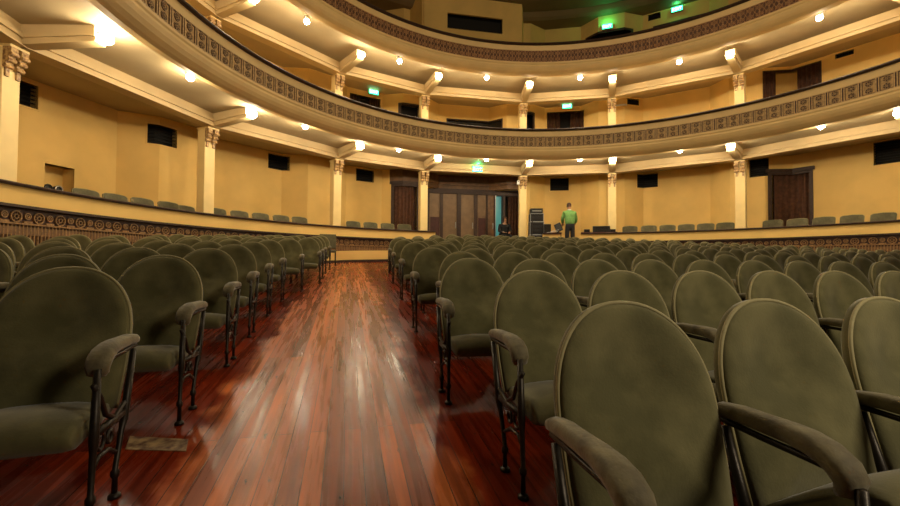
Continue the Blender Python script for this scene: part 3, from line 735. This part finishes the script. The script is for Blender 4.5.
def mk_iron(parent, side):
    x0 = side*PITCH/2
    def leg(y, y2, ztop):
        mb = MB(); mb.tube([(x0, y, y*SL), (x0, y, y*SL+.012), (x0, y, y*SL+.02)], [.024, .022, .013], 8)
        mb.tube([(x0, y, y*SL+.01), (x0, y, .09), (x0, y, .10), (x0, y, .115), (x0, y, .125), (x0, (y*2+y2)/3, .26), (x0, (y+y2)/2, .30), (x0, (y+y2)/2, .31), (x0, y2, ztop)],
                [.011, .010, .016, .016, .010, .011, .016, .016, .012], 7)
        mb.build('leg', M['iron'], parent, True)
    leg(0., .03, .55); leg(.20, .36, .56)
    mb = MB()
    mb.tube([(x0, .0, .20), (x0, .05, .235), (x0, .13, .23), (x0, .20, .19)], .009, 6)
    mb.tube([(x0, .0, .50), (x0, .06, .44), (x0, .10, .37), (x0, .18, .33), (x0, .27, .36)], .010, 6)
    for (cy, cz, r) in ((.065, .285, .030), (.14, .275, .022)):
        mb.torus((x0, cy, cz), (1, 0, 0), (0, 0, 1), r, .0075, 12, 5)
    mb.tube([(x0, .05, .565), (x0, .12, .568), (x0, .25, .57), (x0, .38, .575)], .009, 6)
    mb.box((x0, .14, .325), (.020, .24, .022))
    mb.build('scroll_bracket', M['iron'], parent, True)
def make_seat(side, label=None):
    e = empty('theatre_seat')
    mk_seat(e, M['velvetseat']); mk_backrest(e, back_outline(), M['velvet'], M['piping'])
    mk_arm(e, side); mk_iron(e, side)
    return e
protoR = make_seat(-1); protoL = make_seat(1); bpy.context.view_layer.update(); reg(protoR); reg(protoL)
used = {'R': False, 'L': False}
rowv = [.63, 1.60, 2.55, 3.52, 4.42, 5.42, 6.45, 7.45, 8.45, 9.4, 10.35, 11.25, 12.15]
startR = [.52, .70, .62, .83, .72, .98, .83, 1.06, .91, 1.12, 1.02, 1.14, 1.30]
endL = {1: -.845, 2: -.855, 3: -.87, 4: -.90, 5: -.91, 6: -.90, 7: -.73, 8: -.50, 9: -.50, 10: -.48, 11: -.42}
nseat = 0
def in_view(x, y):
    a = rad(13.72); X = x*cos(a)-y*sin(a); d = x*sin(a)+y*cos(a)
    return d > .15 and abs(X)/d < 1.064+.45/d
def place(which, x, y, label, grp, tip=False):
    global nseat
    p = protoR if which == 'R' else protoL
    if not used[which]: o = p; used[which] = True
    else: o = copy_tree(p)
    o.location = (x, y, floor_z(x, y)); o.rotation_euler = (0, random.uniform(-.006, .006), random.uniform(-.012, .012))
    if which == 'L' and abs(y-1.7) < .02: o.rotation_euler.z = .09
    if tip:      # seat left tipped up on its hinge
        for c in o.children:
            if c.name.startswith('seat'):
                h = Vector((0, .30, .35)); c.matrix_local = Matrix.Translation(h) @ Matrix.Rotation(-.56, 4, 'X') @ Matrix.Translation(-h)
    tag(o, label, 'seat', grp); nseat += 1
for k, v in enumerate(rowv):
    u = startR[k]+PITCH/2; i = 0
    while True:
        dx = u-CX; dy = v+.25-CY
        if math.hypot(abs(dx)+.28, dy+.22 if dy > 0 else dy) > 8.9 or i > 22: break
        i += 1
        if in_view(u, v+.3):
            place('R', u, v, 'olive velvet seat, %s from the aisle, %s row from the front, right block' % (ORD[i], ORD[k+1]), 'theatre seats of the right block', tip=(k == 0 and i > 1))
        u += PITCH
    if k in endL:
        u = endL[k]-PITCH/2; i = 0
        while True:
            dx = u-CX; dy = v+.25-CY
            if math.hypot(abs(dx)+.28, dy+.22 if dy > 0 else dy) > 8.9: break
            i += 1
            if in_view(u, v+.3):
                place('L', u, v+(.10 if k == 1 else 0), 'olive velvet seat, %s from the aisle, %s row from the front, left block' % (ORD[i], ORD[k]), 'theatre seats of the left block')
            u -= PITCH
print('SEATS', nseat)

# loose square-backed chair at the far end of the aisle
def loose_chair():
    x, y = -.52, 12.45
    e = empty('side_chair', (x, y, floor_z(x, y)), .05); tag(e, 'grey square-backed chair alone at the far left end of the aisle', 'chair')
    MB().box((0, .16, .42), (.46, .44, .07)).build('seat', M['boxvelvet'], e, bevel=.02)
    mb = MB(); mb.box((0, .40, .72), (.47, .06, .42), M_=Matrix.Rotation(-.12, 3, 'X')); mb.build('backrest', M['boxvelvet'], e, bevel=.02)
    for sx in (-1, 1):
        MB().tube([(sx*.21, -.03, 0), (sx*.21, -.03, .40)], .014, 8).build('leg', M['iron'], e)
        MB().tube([(sx*.21, .36, .03), (sx*.21, .38, .45), (sx*.21, .42, .80)], .014, 8).build('leg', M['iron'], e)
loose_chair()

# chairs in the boxes, behind the low wall
def box_chair():
    e = empty('box_chair')
    out = []
    hw, z0, z1, r = .262, .30, .95, .10
    out.append((-hw, z0)); out.append((-hw, (z0+z1)/2))
    for i in range(9):
        t = PI-PI/2*i/8; out.append((-hw+r+r*cos(t), z1-r*.6+r*.6*sin(t)))
    out.append((0, z1+.012))
    for i in range(9):
        t = PI/2-PI/2*i/8; out.append((hw-r+r*cos(t), z1-r*.6+r*.6*sin(t)))
    out.append((hw, (z0+z1)/2)); out.append((hw, z0))
    for i in range(1, 6): out.append((hw*(1-2*i/6), z0))
    mk_backrest(e, out, M['boxvelvet'], M['piping'])
    MB().box((0, .14, .40), (.5, .42, .09)).build('seat', M['boxvelvet'], e, bevel=.025)
    for sx in (-1, 1):
        for y in (-.03, .33):
            MB().tube([(sx*.21, y, 0), (sx*.21, y, .37)], [.013, .018], 8).build('leg', M['iron'], e)
    return e
bc = box_chair(); bpy.context.view_layer.update(); reg(bc); first = True
left = [155.4, 152., 148.6, 145.1, 141.7, 138.0, 134.3, 130.6, 127., 123.5]; mid = [112.8, 109.1, 105.4, 101.8]
r1 = [52.6, 49.0, 45.5, 42.2, 38.9, 35.6]; r2 = [28.4, 25., 21.5, 18., 14.4, 10.8]
for grp, L_, s in ((left, 'behind the left low wall', 'left'), (mid, 'behind the low wall at the end of the aisle', 'mid'), (r1, 'behind the right low wall, before the last column', 'r1'), (r2, 'behind the right low wall, past the last column', 'r2')):
    for i, a in enumerate(grp):
        o = bc if first else copy_tree(bc); first = False
        p = pol(a, 10.15 if min(abs(a-c) for c in COLS) < 2.4 else 9.85, PZ)
        if p.z < PZ: p.z = PZ
        o.location = p; o.rotation_euler = (0, 0, rad(a)-PI/2+random.uniform(-.02, .02))
        tag(o, 'grey-green chair %s, %s from the left' % (L_, ORD[i+1]), 'chair', 'box chairs behind the low wall')

# ------------------------------------------------------------------ people
def skin_obj(name, m, pts, edges, radii, parent=None, root=0, sub=2):
    me = bpy.data.meshes.new(name); me.from_pydata(pts, edges, []); me.materials.append(m)
    o = bpy.data.objects.new(name, me); COLL.objects.link(o)
    if parent: o.parent = parent
    md = o.modifiers.new('skin', 'SKIN'); md.use_smooth_shade = True
    sv = me.skin_vertices[0].data
    for i, r in enumerate(radii):
        sv[i].radius = r if isinstance(r, tuple) else (r, r); sv[i].use_root = (i == root)
    s = o.modifiers.new('sub', 'SUBSURF'); s.levels = s.render_levels = sub
    return o
def hand(P, E, Rr, wrist, d, side, curl=.5):
    """palm and five fingers; d = direction the hand points, side = across the palm"""
    wrist_i = wrist; w = Vector(P[wrist]); d = Vector(d).normalized(); sd = Vector(side).normalized(); dn = d.cross(sd)
    P.append(w+d*.05); Rr.append((.030, .018)); pi = len(P)-1; E.append((wrist_i, pi))
    for k, ln in enumerate((.070, .080, .074, .058)):
        a = w+d*.085+sd*(.030-.020*k); b = a+(d*(1-curl*.3)+dn*curl*.4).normalized()*ln*.5; c = b+(d*(1-curl)+dn*curl).normalized()*ln*.5
        i = len(P); P += [a, b, c]; Rr += [.009, .0085, .007]; E += [(pi, i), (i, i+1), (i+1, i+2)]
    a = w+d*.03+sd*.035; b = a+(d+sd*.9).normalized()*.03; i = len(P); P += [a, b, b+(d+sd*.3).normalized()*.025]; Rr += [.011, .010, .008]; E += [(pi, i), (i, i+1), (i+1, i+2)]
def man_in_green():
    # local: +y forward (away from the stalls), stands with the back to us, leaning a little over the desk
    a = 65.4; loc = pol(a, 9.12, PZ); e = empty('person', loc, rad(a)-PI/2+.15)
    tag(e, 'person in a green shirt and dark trousers seen from behind, bending at the desk', 'person')
    P = [Vector(p) for p in ((0, .01, .98), (0, .03, 1.12), (0, .06, 1.30), (0, .10, 1.42), (0, .13, 1.50), (0, .15, 1.56), (0, .16, 1.63), (0, .165, 1.69))]
    Rr = [.10, .10, .10, .075, (.055, .055), (.062, .070), (.078, .092), (.062, .078)]
    E = [(i, i+1) for i in range(7)]
    for s in (-1, 1):
        i = len(P); P += [Vector((s*.18, .09, 1.41)), Vector((s*.25, .12, 1.16)), Vector((s*(.20 if s < 0 else .26), .30, 1.0))]
        Rr += [.058, .045, .030]; E += [(3, i), (i, i+1), (i+1, i+2)]
        hand(P, E, Rr, i+2, (-.1*s, 1, -.35), (-s, 0, 0))
        i = len(P); P += [Vector((s*.09, 0, .86)), Vector((s*.10, .03, .48)), Vector((s*.11, -.02, .09)), Vector((s*.12, .12, .03))]
        Rr += [.085, .058, .038, .030]; E += [(0, i), (i, i+1), (i+1, i+2), (i+2, i+3)]
    skin_obj('body', M['skin'], P, E, Rr, e)
    # shirt
    Q = [Vector(p) for p in ((0, 0, .90), (0, .02, 1.12), (0, .055, 1.30), (0, .095, 1.425), (0, .125, 1.48))]
    q = [(.20, .15), (.20, .15), (.22, .16), (.17, .13), (.07, .07)]; F = [(0, 1), (1, 2), (2, 3), (3, 4)]
    for s in (-1, 1):
        i = len(Q); Q += [Vector((s*.19, .09, 1.40)), Vector((s*.255, .12, 1.16)), Vector((s*(.21 if s < 0 else .262), .26, 1.03))]; q += [.078, .064, .05]; F += [(3, i), (i, i+1), (i+1, i+2)]
    skin_obj('shirt', M['green'], Q, F, q, e)
    MB().torus((0, .125, 1.50), (0, .15, 1), (1, 0, 0), .068, .018, 16, 6).build('collar', M['collar'], e, True)
    T = [Vector((0, 0, .90)), Vector((0, 0, 1.04))]; t = [(.165, .135), (.15, .12)]; G = [(0, 1)]
    for s in (-1, 1):
        i = len(T); T += [Vector((s*.09, 0, .84)), Vector((s*.105, .03, .48)), Vector((s*.115, -.02, .08))]; t += [.105, .080, .062]; G += [(0, i), (i, i+1), (i+1, i+2)]
    skin_obj('trousers', M['cloth'], T, G, t, e)
    for s in (-1, 1): MB().ball((s*.118, .05, .045), .06, 10, 6, (.8, 2.1, .75)).build('shoe', M['blackpl'], e, True)
    MB().ball((0, .150, 1.69), .1, 16, 10, (.88, 1.0, .98)).build('hair', M['hair'], e, True)
    for s in (-1, 1): MB().ball((s*.083, .17, 1.635), .02, 8, 6, (.5, .8, 1.4)).build('ear', M['skin'], e, True)
man_in_green()
def seated_person():
    loc = hallpt(1.45, 10.35, PZ+.03); e = empty('person', loc, AX+PI)   # +y forward = towards the stage
    tag(e, 'person in black clothes sitting in the main doorway, facing the hall', 'person')
    P = [Vector(p) for p in ((0, -.05, .56), (0, -.04, .74), (0, 0, .92), (0, .03, 1.02), (0, .05, 1.10), (0, .07, 1.16), (0, .08, 1.23), (0, .075, 1.29))]
    Rr = [.10, .10, .10, .075, (.052, .052), (.058, .062), (.074, .085), (.060, .072)]
    E = [(i, i+1) for i in range(7)]
    for s in (-1, 1):
        i = len(P); P += [Vector((s*.18, .0, 1.0)), Vector((s*.25, .06, .76)), Vector((s*.12, .28, .70))]; Rr += [.056, .043, .029]; E += [(3, i), (i, i+1), (i+1, i+2)]
        hand(P, E, Rr, i+2, (-.4*s, .8, -.2), (-s*.6, -.4, 0))
        i = len(P); P += [Vector((s*.10, .0, .56)), Vector((s*.13, .42, .56)), Vector((s*.13, .42, .09)), Vector((s*.14, .56, .03))]; Rr += [.085, .058, .038, .030]; E += [(0, i), (i, i+1), (i+1, i+2), (i+2, i+3)]
    P.append(Vector((0, .155, 1.215))); Rr.append(.012); E.append((6, len(P)-1))
    skin_obj('body', M['skin'], P, E, Rr, e)
    Q = [Vector(p) for p in ((0, -.05, .56), (0, -.04, .74), (0, 0, .92), (0, .025, 1.03), (0, .045, 1.08))]; q = [(.185, .145), (.18, .135), (.20, .14), (.15, .11), (.07, .07)]; F = [(0, 1), (1, 2), (2, 3), (3, 4)]
    for s in (-1, 1):
        i = len(Q); Q += [Vector((s*.19, .0, 1.0)), Vector((s*.255, .06, .76)), Vector((s*.14, .25, .705))]; q += [.078, .062, .046]; F += [(3, i), (i, i+1), (i+1, i+2)]
    skin_obj('jacket', M['cloth'], Q, F, q, e)
    T = [Vector((0, -.03, .57))]; t = [(.17, .12)]; G = []
    for s in (-1, 1):
        i = len(T); T += [Vector((s*.10, .05, .57)), Vector((s*.13, .42, .56)), Vector((s*.13, .42, .10))]; t += [.10, .08, .06]; G += [(0, i), (i, i+1), (i+1, i+2)]
    skin_obj('trousers', M['cloth'], T, G, t, e)
    for s in (-1, 1): MB().ball((s*.135, .50, .045), .06, 10, 6, (.8, 2.0, .75)).build('shoe', M['blackpl'], e, True)
    MB().ball((0, .045, 1.275), .098, 16, 10, (.9, .92, 1.0)).build('hair', M['hair'], e, True)
    for s in (-1, 1): MB().ball((s*.032, .150, 1.235), .009, 8, 6).build('eye', M['blackpl'], e, True)
    st = empty('stool', hallpt(1.45, 10.38, PZ), AX); tag(st, 'low dark stool under the person in black', 'stool')
    MB().tube([(0, 0, .40), (0, 0, .45)], .19, 20).build('seat', M['redwood'], st)
    for k in range(4):
        b = PI/4+k*PI/2; MB().tube([(.18*cos(b), .18*sin(b), 0), (.13*cos(b), .13*sin(b), .41)], .014, 8).build('leg', M['iron'], st)
seated_person()

# ------------------------------------------------------------------ sound equipment
def at(a, R): return pol(a, R)
def equipment():
    # rack of flight cases
    def case(name, a, R, z, d, label, ang=None, grp=None, trimm=True, front=None):
        e = empty(name, pol(a, R, z), (rad(a)-PI/2) if ang is None else ang); tag(e, label, 'equipment', grp)
        MB().box((0, 0, d[2]/2), d).build('case_body', M['blackpl'], e, bevel=.008)
        if trimm:
            mb = MB(); x, y = d[0]/2, d[1]/2
            for sx in (-1, 1):
                for sy in (-1, 1): mb.box((sx*x, sy*y, d[2]/2), (.022, .022, d[2]))
            for z_ in (.008, d[2]-.008):
                mb.box((0, -y, z_), (d[0], .022, .016)); mb.box((0, y, z_), (d[0], .022, .016))
                mb.box((-x, 0, z_), (.022, d[1], .016)); mb.box((x, 0, z_), (.022, d[1], .016))
            mb.build('metal_edging', M['steel'], e)
        mb = MB()
        for i in range(front or 2): mb.box((0, -d[1]/2-.006, d[2]*(i+.7)/((front or 2)+.4)), (d[0]*.75, .012, .03))
        mb.build('front_panel', M['steel'] if front == 1 else M['iron'], e)
        return e
    A0, RR = 72.6, 9.75; z = PZ
    case('flight_case', A0, RR, z, (.52, .5, .60), 'large black flight case with metal edges, bottom of the stack by the column', grp='stacked flight cases', front=3); z += .60
    case('flight_case', A0, RR, z, (.52, .5, .50), 'black flight case in the stack by the column, second from the floor', grp='stacked flight cases', front=3); z += .50
    case('flight_case', A0, RR, z, (.50, .48, .32), 'black flight case in the stack by the column, third from the floor', grp='stacked flight cases', front=2); z += .32
    case('amplifier', A0, RR, z, (.46, .42, .20), 'black amplifier on top of the flight case stack', trimm=False, front=1)
    # thin black tripod left of the rack
    e = empty('stand', pol(73.95, 9.42, PZ)); tag(e, 'thin black folded stand leaning beside the flight case stack', 'stand')
    MB().tube([(0, 0, 0), (.06, .03, 1.25)], .018, 8).build('pole', M['iron'], e)
    MB().tube([(-.09, 0, 0), (.03, .015, .6)], .012, 8).build('leg', M['iron'], e); MB().tube([(.09, 0, 0), (.03, .015, .6)], .012, 8).build('leg', M['iron'], e)
    # desk behind the low wall, left of the man
    e = empty('mixing_desk', pol(69.1, 9.44, PZ), rad(69.1)-PI/2); tag(e, 'dark table behind the low wall carrying papers and black gear', 'table')
    MB().box((0, 0, .64), (.62, .40, .04)).build('table_top', M['redwood'], e)
    for sx in (-1, 1):
        for sy in (-1, 1): MB().box((sx*.28, sy*.17, .31), (.04, .04, .62)).build('leg', M['iron'], e)
    zt = PZ+.66
    e = empty('speaker_box', pol(70.3, 9.5, zt), rad(70.3)-PI/2); tag(e, 'black box standing right of the flight case stack', 'equipment')
    MB().box((0, 0, .17), (.26, .26, .34)).build('cabinet', M['blackpl'], e, bevel=.01); MB().box((0, -.135, .17), (.22, .012, .29)).build('grille', M['iron'], e)
    e = empty('paper_stack', pol(68.9, 9.36, zt), rad(68.9)-PI/2); tag(e, 'white loose papers lying on the desk left of the man in green', 'papers')
    for k, (x, y, r, t_) in enumerate(((-.12, 0, .3, .06), (.08, .03, -.2, .16), (.0, -.06, .1, .02))):
        MB().box((x, y, .012+.012*k+t_*.35), (.26, .19, .008), r, None if False else None).build('sheet', M['white'], e).rotation_euler = (.0, -t_*1.2, 0)
    e = empty('monitor', pol(67.75, 9.52, zt), rad(67.75)-PI/2-.5); tag(e, 'black slanted monitor on the desk touching the left side of the man in green', 'monitor')
    MB().box((0, 0, .22), (.26, .05, .32), M_=Matrix.Rotation(-.4, 3, 'Y')).build('screen', M['blackpl'], e, bevel=.01); MB().box((0, .02, .02), (.2, .18, .03)).build('base', M['blackpl'], e); MB().tube([(0, .01, .02), (0, .01, .2)], .02, 8).build('neck', M['blackpl'], e)
    # table behind the wall right of the man
    e = empty('equipment_table', pol(59.0, 9.365, PZ), rad(59.)-PI/2); tag(e, 'long dark red table behind the low wall, right of the man in green', 'table')
    MB().box((.0, 0, .65), (1.25, .28, .05)).build('table_top', M['redwood'], e)
    for sx in (-1, 1):
        for sy in (-1, 1): MB().box((sx*.58, sy*.11, .31), (.05, .05, .62)).build('leg', M['iron'], e)
    zt = PZ+.675
    case('effects_box', 61.6, 9.37, zt, (.20, .2, .11), 'small dark box on the red table right of the man in green', trimm=False)
    case('mixer', 58.5, 9.37, zt, (.60, .26, .22), 'long black mixer case on the red table right of the man in green', trimm=False, front=3)
    case('effects_box', 56.1, 9.36, PZ+.675, (.20, .2, .10), 'small dark box at the right end of the red table, partly behind the column', trimm=False)
equipment()
# worn label on the floor between the left rows
p = [(-1.04, 2.45), (-.75, 2.36), (-.72, 2.24), (-1.0, 2.31)]
mb = MB(); zz = [floor_z(*q) for q in p]
mb.hexa([Vector((q[0], q[1], z-.001)) for q, z in zip(p, zz)]+[Vector((q[0], q[1], z+.004)) for q, z in zip(p, zz)])
tag(mb.build('floor_label', M['plate'], bevel=.002), 'worn pale rectangular label stuck on the floor between the front left seats', 'label')

# ------------------------------------------------------------------ light
w = bpy.data.worlds.new('World'); S.world = w; w.use_nodes = True
w.node_tree.nodes['Background'].inputs[0].default_value = (1, .78, .5, 1); w.node_tree.nodes['Background'].inputs[1].default_value = .03
def area(loc, size, power, target, col=(1, .84, .6)):
    l = bpy.data.lights.new('front_fill', 'AREA'); l.energy = power; l.size = size; l.color = col; l.shape = 'DISK'
    o = bpy.data.objects.new('front_fill', l); COLL.objects.link(o); o.location = loc
    o.rotation_euler = (Vector(target)-Vector(loc)).to_track_quat('-Z', 'Y').to_euler()
area((2.7, -1.0, 2.6), 1.0, 76, (2.2, 2.6, 0.6))  # added fill from behind the camera, brightens the near seats
l = bpy.data.lights.new('hall_fill', 'POINT'); l.energy = 620; l.color = (1, .80, .52); l.shadow_soft_size = .5  # added unseen fill, lifts the balcony fronts and upper walls
o = bpy.data.objects.new('hall_fill', l); COLL.objects.link(o); o.location = (4.2, 4.6, 10.0)

# ------------------------------------------------------------------ camera
cam = bpy.data.cameras.new('camera'); co = bpy.data.objects.new('camera', cam); COLL.objects.link(co)
cam.sensor_width = 36; cam.lens = 36*423.16/900; cam.clip_start = .02
co.location = (0, 0, 1.064)
co.matrix_world = Matrix.Translation((0, 0, 1.064)) @ Matrix.Rotation(-rad(13.72), 4, 'Z') @ Matrix.Rotation(PI/2+.023, 4, 'X') @ Matrix.Rotation(.007, 4, 'Z')
S.camera = co
S.view_settings.view_transform = 'Standard'; S.view_settings.look = 'None'; S.view_settings.gamma = 1; S.view_settings.exposure = 0; S.view_settings.use_curve_mapping = False
